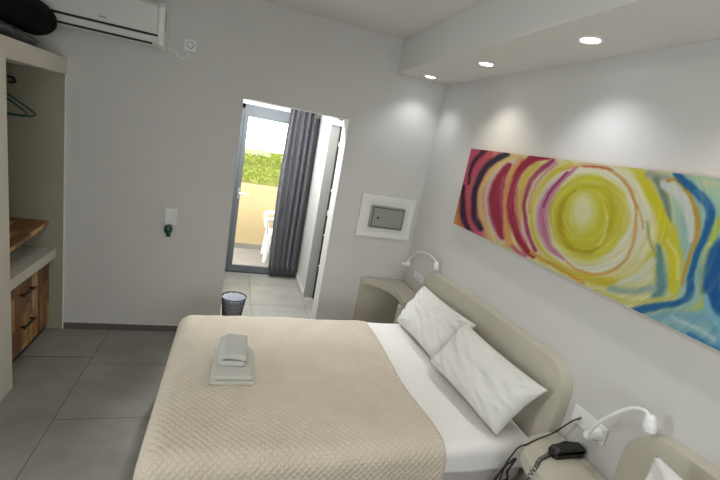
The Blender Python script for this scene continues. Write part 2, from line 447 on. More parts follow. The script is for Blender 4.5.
# white plastic garden chair, mostly hidden by the curtain
CX, CY = 0.80, 5.97
t = thing('garden_chair', 'white plastic garden armchair on the balcony against the yellow wall', 'chair', (CX, CY, -0.012))
bm = new_bm(); prism(bm, [(CX-0.24, CY-0.20), (CX+0.22, CY-0.19), (CX+0.22, CY+0.19), (CX-0.24, CY+0.20)], 'z', 0.385, 0.415, 0.012, 2); obj('seat', bm, M['chair'], t, smooth='auto')
bm = new_bm()
for sy in (-0.16, -0.08, 0, 0.08, 0.16):
    box(bm, CX+0.215, CX+0.235, CY+sy-0.028, CY+sy+0.028, 0.40, 0.80, 0.006, 2)
tube(bm, smooth_path([(CX+0.225, CY-0.2, 0.62), (CX+0.24, CY-0.19, 0.80), (CX+0.25, CY, 0.84), (CX+0.24, CY+0.19, 0.80), (CX+0.225, CY+0.2, 0.62)], 6), 0.02, 8)
obj('backrest', bm, M['chair'], t, smooth='auto')
for sy in (-1, 1):
    bm = new_bm()
    pth = smooth_path([(CX+0.22, CY+sy*0.21, 0.64), (CX, CY+sy*0.235, 0.655), (CX-0.24, CY+sy*0.235, 0.645), (CX-0.275, CY+sy*0.22, 0.60), (CX-0.25, CY+sy*0.215, 0.42)], 7)
    tube(bm, pth, [0.02+0.008*math.sin(i/len(pth)*PI) for i in range(len(pth))], 8); obj('armrest', bm, M['chair'], t, smooth=True)
    for sx in (-1, 1):
        bm = new_bm(); tube(bm, [(CX+sx*0.21, CY+sy*0.185, 0.40), (CX+sx*0.255, CY+sy*0.215, -0.011)], [0.034, 0.024], 8); obj('leg', bm, M['chair'], t, smooth='auto')

# ------------------------------------------------------------------ built-in closet on the left
CX1 = -1.208
t = thing('built_in_closet', 'cream plastered built-in closet with open niche at the left wall', 'closet', (-1.5, 3.0, 0))
bm = new_bm(); box(bm, LX+0.002, CX1, 2.46, 2.757, 0.0, 2.125, 0.006, 2); obj('side_pier', bm, M['closet'], t)
bm = new_bm(); box(bm, LX+0.002, CX1, 2.757, D-0.002, 2.013, 2.125, 0.005, 2); obj('top_slab', bm, M['closet'], t)
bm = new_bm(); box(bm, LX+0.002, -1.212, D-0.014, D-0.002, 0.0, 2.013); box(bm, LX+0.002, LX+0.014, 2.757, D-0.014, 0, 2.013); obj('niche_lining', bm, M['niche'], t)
bm = new_bm(); box(bm, -1.216, CX1, D-0.016, D-0.001, 0.0, 2.013); obj('edge_bead', bm, M['white_paint'], t)
bm = new_bm(); box(bm, LX+0.014, -1.264, 2.757, D-0.014, 0.618, 0.695, 0.004, 2); obj('cement_shelf', bm, M['closet'], t)
bm = new_bm(); prism(bm, [(LX+0.014, 2.757), (-1.245, 2.757), (-1.312, D-0.014), (LX+0.014, D-0.014)], 'z', 0.882, 0.915, 0.003, 2); obj('wooden_shelf', bm, M['wood_y'], t, label='butcher-block wooden shelf')
bm = new_bm(); tube(bm, [(-1.53, 2.757, 1.905), (-1.53, D-0.014, 1.905)], 0.011, 10); r_ = obj('hanging_rail', bm, M['metal'], t, smooth='auto')
bm = new_bm(); lathe(bm, [(0.026, D-0.032), (0.026, D-0.0145)], -1.53, 1.905, 20, 'y'); obj('rail_socket', bm, M['black_metal'], r_)
# drawer unit
t = thing('drawer_unit', 'butcher-block wooden drawer unit with black handles low in the closet niche', 'drawers', (-1.55, 3.16, 0))
bm = new_bm(); box(bm, LX+0.016, -1.332, 2.760, D-0.017, 0.001, 0.612); obj('carcass', bm, M['cupboard_dark'], t)
for z0, z1, hz in ((0.335, 0.594, 0.490), (0.055, 0.330, 0.248)):
    bm = new_bm(); box(bm, -1.330, -1.308, 2.764, D-0.018, z0, z1, 0.0015, 1); d_ = obj('drawer', bm, M['wood_z'], t)
    bm = new_bm(); hy0, hy1 = 3.085, 3.265
    for yy in (hy0+0.02, hy1-0.02): box(bm, -1.308, -1.280, yy-0.006, yy+0.006, hz-0.006, hz+0.006)
    box(bm, -1.286, -1.276, hy0, hy1, hz-0.008, hz+0.008, 0.002, 2); obj('handle', bm, M['black_metal'], d_)

# hangers on the rail
def hanger(yc, tilt, label, first=None):
    if first is None:
        t = thing('clothes_hanger', label, 'clothes hanger', (-1.53, yc, 1.90), 'green hangers on the closet rail')
        z0 = 1.90
        bm = new_bm()
        pts = smooth_path([(-1.53, yc, z0-0.055), (-1.62, yc, z0-0.10), (-1.72, yc, z0-0.165), (-1.745, yc, z0-0.19), (-1.73, yc, z0-0.207)], 6)
        pts += [Vector((-1.66, yc, z0-0.21)), Vector((-1.40, yc, z0-0.21))]
        pts += smooth_path([(-1.33, yc, z0-0.207), (-1.315, yc, z0-0.19), (-1.34, yc, z0-0.165), (-1.44, yc, z0-0.10), (-1.53, yc, z0-0.055)], 6)
        tube(bm, pts, 0.0065, 8); obj('shoulders', bm, M['hanger'], t, smooth=True)
        bm = new_bm()
        tube(bm, smooth_path([(-1.53, yc, z0-0.055), (-1.53, yc, z0-0.02), (-1.518, yc, z0-0.005), (-1.513, yc, z0+0.010), (-1.53, yc, z0+0.0225), (-1.548, yc, z0+0.010)], 6), 0.0032, 8)
        obj('hook', bm, M['hanger'], t, smooth=True)
        return t
hg = hanger(3.24, 0, 'front green plastic clothes hanger on the closet rail')
def dup(root, loc, label, rz=0.0):
    r = root.copy(); COL.objects.link(r); r.location = loc; r['label'] = label; r.rotation_euler = (0, 0, rz)
    for ch in list(root.children):
        c = ch.copy(); COL.objects.link(c); c.parent = r; c.matrix_parent_inverse = ch.matrix_parent_inverse.copy()
        for g in ch.children:
            d = g.copy(); COL.objects.link(d); d.parent = c; d.matrix_parent_inverse = g.matrix_parent_inverse.copy()
    return r
dup(hg, (-1.53, 3.33, 1.90), 'rear green plastic clothes hanger, nearer the back wall on the closet rail', 0.12)

# soft bags on top of the closet
def blob(bm, path, radii, squash=1.0, seg=24, lump=0.02, fr=6.0, seed=0):
    n = len(path); rings = []
    for i, (p, r) in enumerate(zip(path, radii)):
        a = path[max(0, i-1)]; c = path[min(n-1, i+1)]; tdir = (c-a).normalized()
        side = tdir.cross(Vector((0, 0, 1))).normalized(); upv = side.cross(tdir)
        ring = []
        for k in range(seg):
            th = 2*PI*k/seg
            q = p + side*math.cos(th)*r + upv*math.sin(th)*r*squash
            dsp = noise.noise(q*fr + Vector((seed, 0, 0)))*lump
            q += (q-p).normalized()*dsp if r > 1e-4 else Vector()
            ring.append(bm.verts.new(q))
        rings.append(ring)
    for A, B in zip(rings, rings[1:]):
        for k in range(seg): bm.faces.new((A[k], A[(k+1) % seg], B[(k+1) % seg], B[k]))
    bm.faces.new(rings[0][::-1]); bm.faces.new(rings[-1]); return bm
ctrl = [(-1.40, 2.50, 2.345), (-1.36, 2.80, 2.345), (-1.30, 3.10, 2.318), (-1.25, 3.37, 2.298)]
pp = smooth_path(ctrl, 10); n = len(pp)
rad = [0.122*max(0.05, math.sin(min(1, (i+0.15)/3.5)*PI/2))*max(0.03, math.sin(min(1, (n-1-i+0.15)/5)*PI/2))*(1.15-0.15*i/n) for i in range(n)]
bm = new_bm(); blob(bm, pp, rad, 0.86, 28, 0.012, 7)
tag(obj('rolled_bag', bm, M['bagblack'], smooth=True), 'black rolled soft bag lying on top of the closet', 'bag')
ctrl = [(-1.47, 2.52, 2.18), (-1.44, 2.85, 2.182), (-1.40, 3.15, 2.170), (-1.36, 3.42, 2.150)]
pp = smooth_path(ctrl, 10); n = len(pp)
rad = [max(0.004, (0.195-0.1*i/n)*math.sin(min(1, (n-1-i+0.05)/6)*PI/2)*math.sin(min(1, (i+0.05)/4)*PI/2)) for i in range(n)]
bm = new_bm(); blob(bm, pp, rad, 0.32, 36, 0.03, 13, 5)
for v in bm.verts: v.co.z = max(v.co.z, 2.1265)
tag(obj('crumpled_cloth_bag', bm, M['baggrey'], smooth=True), 'grey crumpled cloth bag under the black roll on the closet top', 'bag')

# ------------------------------------------------------------------ air conditioner
t = thing('air_conditioner', 'white split air conditioner high on the back wall', 'air conditioner', (-0.96, D, 2.32))
ax0, ax1 = -1.36, -0.566
prof = [(D-0.002, 2.325), (D-0.12, 2.315), (D-0.175, 2.335), (D-0.198, 2.372), (D-0.205, 2.40), (D-0.198, 2.56), (D-0.17, 2.598), (D-0.002, 2.60)]
bm = new_bm(); prism(bm, prof, 'x', ax0, ax1-0.036, 0.0); obj('housing', bm, M['ac'], t)
bm = new_bm(); prism(bm, [(D-0.002, 2.318), (D-0.12, 2.305), (D-0.19, 2.325), (D-0.210, 2.372), (D-0.214, 2.40), (D-0.207, 2.57), (D-0.175, 2.606), (D-0.002, 2.606)], 'x', ax1-0.036, ax1, 0.008, 3)
e_ = obj('end_cap', bm, M['plastic'], t)
bm = new_bm(); box(bm, ax1-0.0005, ax1+0.0015, D-0.150, D-0.138, 2.42, 2.565); obj('side_slot', bm, M['dark_gap'], e_)
bm = new_bm(); box(bm, ax0+0.01, ax1-0.045, D-0.213, D-0.200, 2.392, 2.575, 0.004, 2); fp = obj('front_panel', bm, M['ac'], t)
bm = new_bm(); box(bm, ax0+0.40, ax0+0.445, D-0.2145, D-0.2128, 2.415, 2.422); obj('badge', bm, M['safe'], fp)
bm = new_bm(); box(bm, ax0+0.01, ax1-0.037, D-0.2035, D-0.190, 2.377, 2.3905); obj('air_slot', bm, M['dark_gap'], t)
bm = new_bm(); prism(bm, [(D-0.199, 2.376), (D-0.203, 2.372), (D-0.184, 2.336), (D-0.18, 2.338)], 'x', ax0+0.03, ax1-0.075); obj('louver', bm, M['ac'], t)
bm = new_bm(); prism(bm, [(D-0.179, 2.336), (D-0.184, 2.3345), (D-0.172, 2.323), (D-0.168, 2.326)], 'x', ax0+0.03, ax1-0.075); obj('outlet_slot', bm, M['dark_gap'], t)
bm = new_bm(); tube(bm, smooth_path([(ax1, D-0.03, 2.345), (-0.52, D-0.02, 2.33), (-0.488, D-0.012, 2.300), (-0.458, D-0.012, 2.290), (-0.425, D-0.015, 2.315), (-0.412, D-0.03, 2.385)], 6), 0.005, 8)
obj('power_cord', bm, M['plastic'], t, smooth=True)
# its wall outlet
t = thing('wall_outlet', 'square white power outlet beside the air conditioner', 'outlet', (-0.412, D, 2.40))
bm = new_bm(); box(bm, -0.452, -0.372, D-0.010, D-0.001, 2.358, 2.438, 0.003, 2); obj('plate', bm, M['plastic'], t)
bm = new_bm(); lathe(bm, [(0.026, D-0.014), (0.026, D-0.0095)], -0.412, 2.398, 24, 'y'); obj('socket_ring', bm, M['safe'], t)
bm = new_bm(); lathe(bm, [(0.013, D-0.040), (0.019, D-0.034), (0.020, D-0.0145)], -0.412, 2.398, 20, 'y'); obj('plug', bm, M['plastic'], t, smooth='auto')

# switch with a plug-in bottle
t = thing('light_switch', 'white double light switch plate on the back wall left of the doorway', 'light switch', (-0.455, D, 1.0))
bm = new_bm(); box(bm, -0.505, -0.415, D-0.012, D-0.001, 0.985, 1.120, 0.003, 2); obj('plate', bm, M['plastic'], t)
for a in (-0.500, -0.459):
    bm = new_bm(); box(bm, a, a+0.039, D-0.016, D-0.0121, 1.005, 1.10, 0.002, 2); obj('rocker', bm, M['white_paint'], t)
t = thing('plug_in_repellent', 'dark green plug-in repellent hanging just below the light switch', 'insect repellent', (-0.462, D, 0.94))
bm = new_bm(); lathe(bm, [(0.012, 0.908), (0.020, 0.915), (0.031, 0.935), (0.033, 0.960), (0.026, 0.980), (0.014, 0.984)], -0.468, D-0.040, 20); obj('bottle', bm, M['bottle'], t, smooth='auto')
bm = new_bm(); box(bm, -0.478, -0.450, D-0.030, D-0.001, 0.955, 0.984, 0.004, 2); obj('plug_body', bm, M['bottle'], t)
bm = new_bm(); box(bm, -0.482, -0.447, D-0.052, D-0.03, 0.888, 0.9075, 0.004, 2); obj('cap', bm, M['bottle'], t)

# ------------------------------------------------------------------ wall safe
t = thing('wall_safe', 'grey wall safe in a white moulded frame right of the doorway', 'safe', (1.43, D, 1.08))
def ring_frame(bm, x0, x1, z0, z1, w_, y0, y1, bev):
    o_ = [(x0, z0), (x1, z0), (x1, z1), (x0, z1)]; i_ = [(x0+w_, z0+w_), (x1-w_, z0+w_), (x1-w_, z1-w_), (x0+w_, z1-w_)]
    V = lambda p, y: bm.verts.new((p[0], y, p[1]))
    A = [V(p, y0) for p in o_]; B = [V(p, y1) for p in o_]; Cc = [V(p, y1) for p in i_]; Dd = [V(p, y0) for p in i_]
    for P, Q in ((A, B), (B, Cc), (Cc, Dd), (Dd, A)):
        for k in range(4): bm.faces.new((P[k], P[(k+1) % 4], Q[(k+1) % 4], Q[k]))
    return bm
bm = new_bm(); ring_frame(bm, 1.153, 1.702, 1.082, 1.484, 0.022, D-0.001, D-0.026, 0)
ring_frame(bm, 1.174, 1.681, 1.103, 1.463, 0.03, D-0.001, D-0.018, 0)
ring_frame(bm, 1.203, 1.652, 1.132, 1.434, 0.055, D-0.001, D-0.010, 0)
obj('frame', bm, M['white_paint'], t)
bm = new_bm(); box(bm, 1.258, 1.604, D-0.045, D-0.001, 1.172, 1.388, 0.006, 2); sd = obj('safe_body', bm, M['safe'], t)
bm = new_bm(); ring_frame(bm, 1.274, 1.588, 1.186, 1.374, 0.006, D-0.044, D-0.047, 0); obj('door_gap', bm, M['dark_gap'], sd)
bm = new_bm(); box(bm, 1.280, 1.582, D-0.052, D-0.0452, 1.192, 1.368, 0.004, 2); dr = obj('safe_door', bm, M['safe'], t)
bm = new_bm(); lathe(bm, [(0.010, D-0.058), (0.012, D-0.0525)], 1.332, 1.275, 16, 'y'); obj('keyhole', bm, M['dark_gap'], dr)

# ------------------------------------------------------------------ downlights
DLG = 'recessed ceiling downlights'
DLL = ['far recessed downlight in the lowered ceiling, nearest the back wall corner', 'middle warm recessed downlight in the lowered ceiling',
       'largest near recessed downlight, above the big painting', 'recessed downlight out of view toward the front wall', 'added out-of-view downlight closest to the front wall']  # last one unseen, added to carry the row of lights on
for i, (x, y, c, e) in enumerate(SPOTS):
    t = thing('downlight', DLL[i], 'downlight', (x, y, SOF), DLG)
    bm = new_bm()
    prof = [(0.058, SOF-0.0005), (0.058, SOF-0.004), (0.052, SOF-0.008), (0.043, SOF-0.0045), (0.043, SOF-0.0005)]
    rings = [[bm.verts.new((x+r*math.cos(2*PI*k/32), y+r*math.sin(2*PI*k/32), z)) for k in range(32)] for r, z in prof]
    for a, b in zip(rings, rings[1:]+rings[:1]):
        for k in range(32): bm.faces.new((a[k], a[(k+1) % 32], b[(k+1) % 32], b[k]))
    obj('trim_ring', bm, M['white_paint'], t, smooth='auto')
    bm = new_bm(); lathe(bm, [(0.0425, SOF-0.0045), (0.0425, SOF-0.001)], x, y, 28); obj('lamp_lens', bm, emit_mat('downlight_glow', c, 9.0), t)
    l = bpy.data.lights.new('downlight_beam', 'SPOT'); l.energy = e; l.color = c; l.spot_size = math.radians(116); l.spot_blend = 0.8; l.shadow_soft_size = 0.03
    lo = bpy.data.objects.new('downlight_beam', l); COL.objects.link(lo); lo.parent = t; lo.location = (0, 0, -0.02)
for (loc, e, c), lb in zip(ADDED_LAMPS, ('added round ceiling lamp in the hall, out of view', 'added round ceiling lamp over the front of the bedroom, out of view')):  # both lamps are added fill, out of view
    t = thing('added_lamp', lb, 'added lamp', loc)
    bm = new_bm(); lathe(bm, [(0.16, loc[2]-0.025), (0.165, loc[2]-0.002)], loc[0], loc[1], 32); obj('lamp_base', bm, M['white_paint'], t)
    bm = new_bm(); lathe(bm, [(0.10, loc[2]-0.05), (0.14, loc[2]-0.042), (0.155, loc[2]-0.0255)], loc[0], loc[1], 32); obj('diffuser', bm, emit_mat('added_lamp_glow', c, 4.0), t, smooth='auto')
    l = bpy.data.lights.new('added_lamp_light', 'AREA'); l.shape = 'DISK'; l.size = 0.3; l.energy = e; l.color = c
    lo = bpy.data.objects.new('added_lamp_light', l); COL.objects.link(lo); lo.parent = t; lo.location = (0, 0, -0.055)

# ------------------------------------------------------------------ curtain in the hall
t = thing('curtain', 'long grey pleated curtain drawn to the right of the glass balcony door', 'curtain', (0.74, 5.08, 0.06))
bm = new_bm(); NU, NV = 140, 40; g = []
for j in range(NV+1):
    v = j/NV; z = 2.30 - v*(2.30-0.125)
    row = []
    for i in range(NU+1):
        u = i/NU
        xl = 0.565 - 0.02*v - 0.02*math.sin(v*PI); xr = 0.875
        ph = u*2*PI*5.0 + 0.5*math.sin(v*3+u*5)
        amp = 0.050 + 0.012*math.sin(u*9+1) + 0.01*v
        x = xl + (xr-xl)*u + 0.010*math.sin(ph*2+0.6)
        y = 5.07 + amp*math.sin(ph) + 0.012*noise.noise(Vector((u*6, v*3, 2)))
        row.append(bm.verts.new((x, y, z + 0.02*u*v)))
    g.append(row)
for j in range(NV):
    for i in range(NU): bm.faces.new((g[j][i], g[j][i+1], g[j+1][i+1], g[j+1][i]))
o = obj('cloth', bm, M['curtain'], t, smooth=True)
md = o.modifiers.new('thickness', 'SOLIDIFY'); md.thickness = 0.003
bm = new_bm(); tube(bm, [(0.01, 5.07, 2.335), (0.94, 5.07, 2.335)], 0.012, 10); obj('curtain_rod', bm, M['metal'], t, smooth='auto')

# wire basket in the doorway
bx_, by_ = 0.125, 3.86
t = thing('wire_basket', 'black wire wastebasket with a plastic liner on the hall floor by the doorway', 'wastebasket', (bx_, by_, 0))
bm = new_bm()
H0, H1, R0, R1 = 0.004, 0.245, 0.085, 0.118
for k in range(36):
    for sgn in (1, -1):
        pts = []
        for i in range(7):
            f = i/6; a = 2*PI*k/36 + sgn*f*0.5; r = R0+(R1-R0)*f
            pts.append((bx_+r*math.cos(a), by_+r*math.sin(a), H0+(H1-H0)*f))
        tube(bm, pts, 0.0022, 4)
obj('mesh_body', bm, M['bin'], t)
bm = new_bm(); lathe(bm, [(R0-0.002, 0.001), (R0, 0.006)], bx_, by_, 28); obj('bottom', bm, M['bin'], t)
bm = new_bm(); tube(bm, [(bx_+R1*math.cos(2*PI*k/40), by_+R1*math.sin(2*PI*k/40), H1) for k in range(40)], 0.006, 8, close=True); obj('rim', bm, M['bin'], t, smooth=True)
bm = new_bm(); rings = []
for (f, ro) in ((0.08, -0.004), (0.5, -0.008), (0.93, -0.008), (0.95, -0.004), (0.93, -0.002)):
    ring = []
    for k in range(40):
        a = 2*PI*k/40; r = R0+(R1-R0)*min(f, 1)+ro+0.003*math.sin(k*2.3+f*5)
        ring.append(bm.verts.new((bx_+r*math.cos(a), by_+r*math.sin(a), H0+(H1-H0)*f + (0.006*math.sin(k*1.7) if f > 0.8 else 0))))
    rings.append(ring)
for A, B in zip(rings, rings[1:]):
    for k in range(40): bm.faces.new((A[k], A[(k+1) % 40], B[(k+1) % 40], B[k]))
bm.faces.new(rings[0][::-1])
obj('liner', bm, M['liner'], t, smooth=True)

# ------------------------------------------------------------------ headboards
HF = W-0.076
def headboard(name, label, y0, y1, z0, z1, rn, rf):
    """outline in y,z: near end y0 top z0, far end y1 top z1"""
    pts = [(y0, 0.0)]
    pts += [(y0 + rn - rn*math.cos(a), z0 - rn + rn*math.sin(a)) for a in [PI/2*i/12 for i in range(13)]]
    m = 10
    for i in range(1, m):
        f = i/m; pts.append((y0+rn + (y1-rf-y0-rn)*f, z0 + (z1-z0)*f + 0.012*math.sin(f*PI)))
    pts += [(y1 - rf + rf*math.sin(a), z1 - rf + rf*math.cos(a)) for a in [PI/2*i/12 for i in range(13)]]
    pts += [(y1, 0.0)]
    bm = new_bm(); prism(bm, pts, 'x', HF, W-0.001, 0.024, 5, only='a')
    o = obj(name, bm, M['cement'], smooth='auto')
    return tag(o, label, 'headboard', 'rounded cement headboards against the right wall')
headboard('headboard', 'rounded cement headboard behind the two leaning white pillows', 1.386, 3.00, 1.022, 0.978, 0.15, 0.11)
headboard('headboard', 'rounded cement headboard cut by the lower right corner, right of the telephone', -0.62, 1.022, 1.03, 1.030, 0.16, 0.16)

# ------------------------------------------------------------------ nightstands (moulded cement)
def resample(pts, n=6):
    q = smooth_path([(p[0], p[1], 0) for p in pts], n); return [(v.x, v.y) for v in q]
t = thing('nightstand', 'moulded cement nightstand in the far corner below the wall safe', 'nightstand', (1.6, 3.4, 0))
edge = resample([(1.296, D-0.001), (1.345, D-0.055), (1.44, D-0.115), (1.520, 3.33), (1.548, 3.20), (1.535, 3.08), (1.52, 3.006)])
bm = new_bm(); prism(bm, [(W-0.001, 3.006), (W-0.001, D-0.001)] + edge, 'z', 0.600, 0.662, 0.016, 3); obj('top', bm, M['cement'], t, smooth='auto')
bm = new_bm(); box(bm, 1.300, W-0.001, D-0.022, D-0.001, 0.0, 0.600); obj('back_panel', bm, M['cement'], t)
bm = new_bm(); box(bm, 1.515, W-0.001, 3.006, 3.09, 0.0, 0.600, 0.01, 3); obj('side_support', bm, M['cement'], t)
t = thing('nightstand', 'moulded cement nightstand holding the black telephone', 'nightstand', (1.6, 1.22, 0))
edge = resample([(1.755, 1.383), (1.63, 1.380), (1.53, 1.356), (1.462, 1.305), (1.418, 1.215), (1.418, 1.12), (1.46, 1.04), (1.54, 0.985), (1.676, 0.965)])
bm = new_bm(); prism(bm, edge + [(1.677, 1.026), (W-0.001, 1.026)], 'z', 0.598, 0.660, 0.018, 3); obj('top', bm, M['cement'], t, smooth='auto')
bm = new_bm(); prism(bm, resample([(1.755, 1.365), (1.62, 1.345), (1.54, 1.28), (1.515, 1.20), (1.54, 1.13), (1.62, 1.090), (1.755, 1.085)], 5), 'z', 0.0, 0.597); obj('pedestal', bm, M['cement'], t, smooth='auto')

# ------------------------------------------------------------------ beds and bedding
def drape(name, m, X0, X1, Y0, Y1, zt, ov, r=0.055, step=0.013, thick=0.006, edge=None, wr=0.004, seed=0, flare=0.12, zmin=0.02):
    """cloth over a box: ov = (left, right, near, far) hang lengths; returns the object with UVs in metres"""
    s0, s1 = X0-ov[0], X1+ov[1]; t0, t1 = Y0-ov[2], Y1+ov[3]
    cx0 = X0+r if ov[0] else X0-9; cx1 = X1-r if ov[1] else X1+9
    cy0 = Y0+r if ov[2] else Y0-9; cy1 = Y1-r if ov[3] else Y1+9
    ns = int((s1-s0)/step); nt = int((t1-t0)/step)
    bm = new_bm(); uvl = bm.loops.layers.uv.new('UVMap'); G = []; UV = {}
    for j in range(nt+1):
        row = []
        for i in range(ns+1):
            s = s0+(s1-s0)*i/ns; q = t0+(t1-t0)*j/nt
            if edge: s = s + edge(q, i/ns)
            px = min(max(s, cx0), cx1); py = min(max(q, cy0), cy1)
            dx, dy = s-px, q-py; d = math.hypot(dx, dy)
            top = 1.0
            if d < 1e-6: x, y, z = s, q, zt
            else:
                ux, uy = dx/d, dy/d
                if d < r*PI/2:
                    a = d/r; ho = r*math.sin(a); dr = r*(1-math.cos(a))
                else:
                    e = d - r*PI/2
                    # gentle vertical folds on the hanging part, deeper at the corners
                    fold = math.sin((q if abs(dx) > abs(dy) else s)*17 + seed)*0.5+0.5*noise.noise(Vector((s*4, q*4, seed)))
                    cr_ = min(abs(ux), abs(uy))*1.4
                    ho = r + e*flare + fold*min(e, 0.25)*0.07 + cr_*e*0.06; dr = r+e*math.sqrt(1-flare*flare)
                x, y, z = px+ux*ho, py+uy*ho, zt-dr
            w_ = wr*(noise.noise(Vector((s*3.1+seed, q*3.1, 0)))*1.0 + 0.5*noise.noise(Vector((s*9+seed, q*7, 3))))
            z += w_ if d < r else w_*0.3
            z = max(z, zmin)
            v = bm.verts.new((x, y, z)); UV[v] = (s, q); row.append(v)
        G.append(row)
    for j in range(nt):
        for i in range(ns):
            f = bm.faces.new((G[j][i], G[j][i+1], G[j+1][i+1], G[j+1][i]))
            for l in f.loops: l[uvl].uv = UV[l.vert]
    o = obj(name, bm, m, smooth=True)
    md = o.modifiers.new('thickness', 'SOLIDIFY'); md.thickness = thick; md.offset = 1
    return o

BX0, BX1, BY0, BY1, BZ = -0.235, 1.672, 1.448, 2.822, 0.530
t = thing('double_bed', 'double bed base and mattress under the beige quilt', 'bed', (0.7, 2.13, 0))
bm = new_bm(); box(bm, BX0+0.03, BX1, BY0+0.03, BY1-0.03, 0, 0.27, 0.01, 2); obj('bed_base', bm, M['base'], t)
bm = new_bm(); box(bm, BX0, BX1, BY0, BY1, 0.271, BZ, 0.05, 5); mt = obj('mattress', bm, M['mattress'], t, smooth='auto')
bm = new_bm(); yy = BY0-0.002; x0_, x1_ = BX0+0.04, BX1-0.04
for z in (0.402,): tube(bm, [(x0_, yy, z), (x1_, yy, z)], 0.007, 8)
obj('piping', bm, M['piping'], mt, smooth=True, label='red piping band')

def sh_edge(q, f): return 0.0
sheet = drape('top_sheet', M['sheet'], 0.98, 1.668, BY0-0.006, BY1+0.006, BZ+0.010, (0, 0, 0.125, 0.16), r=0.05, wr=0.006, seed=4, flare=0.03)
tag(sheet, 'white sheet folded back across the double bed beside the pillows', 'sheet')
spread = drape('bedspread', M['quilt'], BX0-0.016, 1.130, BY0-0.018, BY1+0.018, BZ+0.026, (0.50, 0, 0.44, 0.44), r=0.085, step=0.012, thick=0.008,
               edge=lambda q, f: f*(0.010*math.sin(q*5.0+1.0) - 0.022*(q-1.44)/1.4), wr=0.011, seed=1, flare=0.10, zmin=0.03)
tag(spread, 'beige quilted bedspread draped over the foot of the double bed', 'bedspread')

# second bed, only its pillow and headboard reach into the picture
t = thing('single_bed', 'second bed under the cement headboard in the lower right corner', 'bed', (0.7, 0.3, 0))
bm = new_bm(); box(bm, 0.0, BX1, -0.30, 0.90, 0, 0.27, 0.01, 2); obj('bed_base', bm, M['base'], t)
bm = new_bm(); box(bm, -0.03, BX1, -0.33, 0.93, 0.271, BZ, 0.05, 5); obj('mattress', bm, M['sheet'], t, smooth='auto')

# pillows
def pillow(label, blc, brc, trc, tlc, thick, seed, group):
    """corner points: bottom-left, bottom-right, top-right, top-left seen from the bed's foot"""
    P = [Vector(p) for p in (blc, brc, trc, tlc)]
    nrm = (P[1]-P[0]).cross(P[3]-P[0]).normalized()
    if nrm.x > 0: nrm = -nrm
    n = 56; bm = new_bm(); F = []; B = []
    for j in range(n+1):
        v = j/n; rf = []; rb = []
        for i in range(n+1):
            u = i/n
            a, b = 2*u-1, 2*v-1
            # sides draw in between the corners
            uu = 0.5+0.5*a*(1-0.055*(1-b*b)); vv = 0.5+0.5*b*(1-0.07*(1-a*a))
            base = P[0]*(1-uu)*(1-vv)+P[1]*uu*(1-vv)+P[2]*uu*vv+P[3]*(1-uu)*vv
            h = ((1-a**4)*(1-b**4))**0.55
            bias = 1.0 + 0.22*(-b)            # filling slumps to the bottom
            wr = 0.009*noise.noise(Vector((u*5+seed, v*5, 0))) + 0.016*(1-abs(noise.noise(Vector((u*2.2+seed, v*5+u*4, 4))))*2.2)*(0.35+0.65*abs(a)) - 0.008 + 0.006*noise.noise(Vector((u*12+v*5+seed, v*10, 9)))
            # radial gathers near corners
            for (ca, cb) in ((-1, -1), (1, -1), (1, 1), (-1, 1)):
                dx, dy = a-ca, b-cb; dd = math.hypot(dx, dy)
                wr += 0.010*math.exp(-(dd/0.55)**2)*math.sin(math.atan2(dy, dx)*13+seed)*min(1, dd*4)
            hf = thick*0.6*h*bias + wr*min(1, h*2); hb = thick*0.4*h
            edge_ = i in (0, n) or j in (0, n)
            vf = bm.verts.new(base + nrm*hf); rf.append(vf)
            rb.append(vf if edge_ else bm.verts.new(base - nrm*hb))
        F.append(rf); B.append(rb)
    for j in range(n):
        for i in range(n):
            bm.faces.new((F[j][i], F[j][i+1], F[j+1][i+1], F[j+1][i]))
            bm.faces.new((B[j][i], B[j+1][i], B[j+1][i+1], B[j][i+1]))
    o = obj('pillow', bm, M['pillow'], smooth=True)
    return tag(o, label, 'pillow', group)
PG = 'white pillows propped on the double bed'
pillow('white pillow at the far end of the headboard, nearer the doorway', (1.395, 2.79, 0.572), (1.43, 2.12, 0.575), (1.625, 2.09, 0.905), (1.60, 2.85, 0.880), 0.15, 1.3, PG)
pillow('white pillow at the near end of the headboard, overlapping the other one', (1.385, 2.155, 0.590), (1.455, 1.475, 0.570), (1.628, 1.418, 0.885), (1.55, 2.11, 0.910), 0.16, 5.1, PG)
pillow('white pillow tip in the lower right corner against the second headboard', (1.36, 0.80, 0.572), (1.38, 0.15, 0.572), (1.58, 0.13, 1.02), (1.53, 0.825, 1.045), 0.15, 8.7, 'pillows of the second bed')

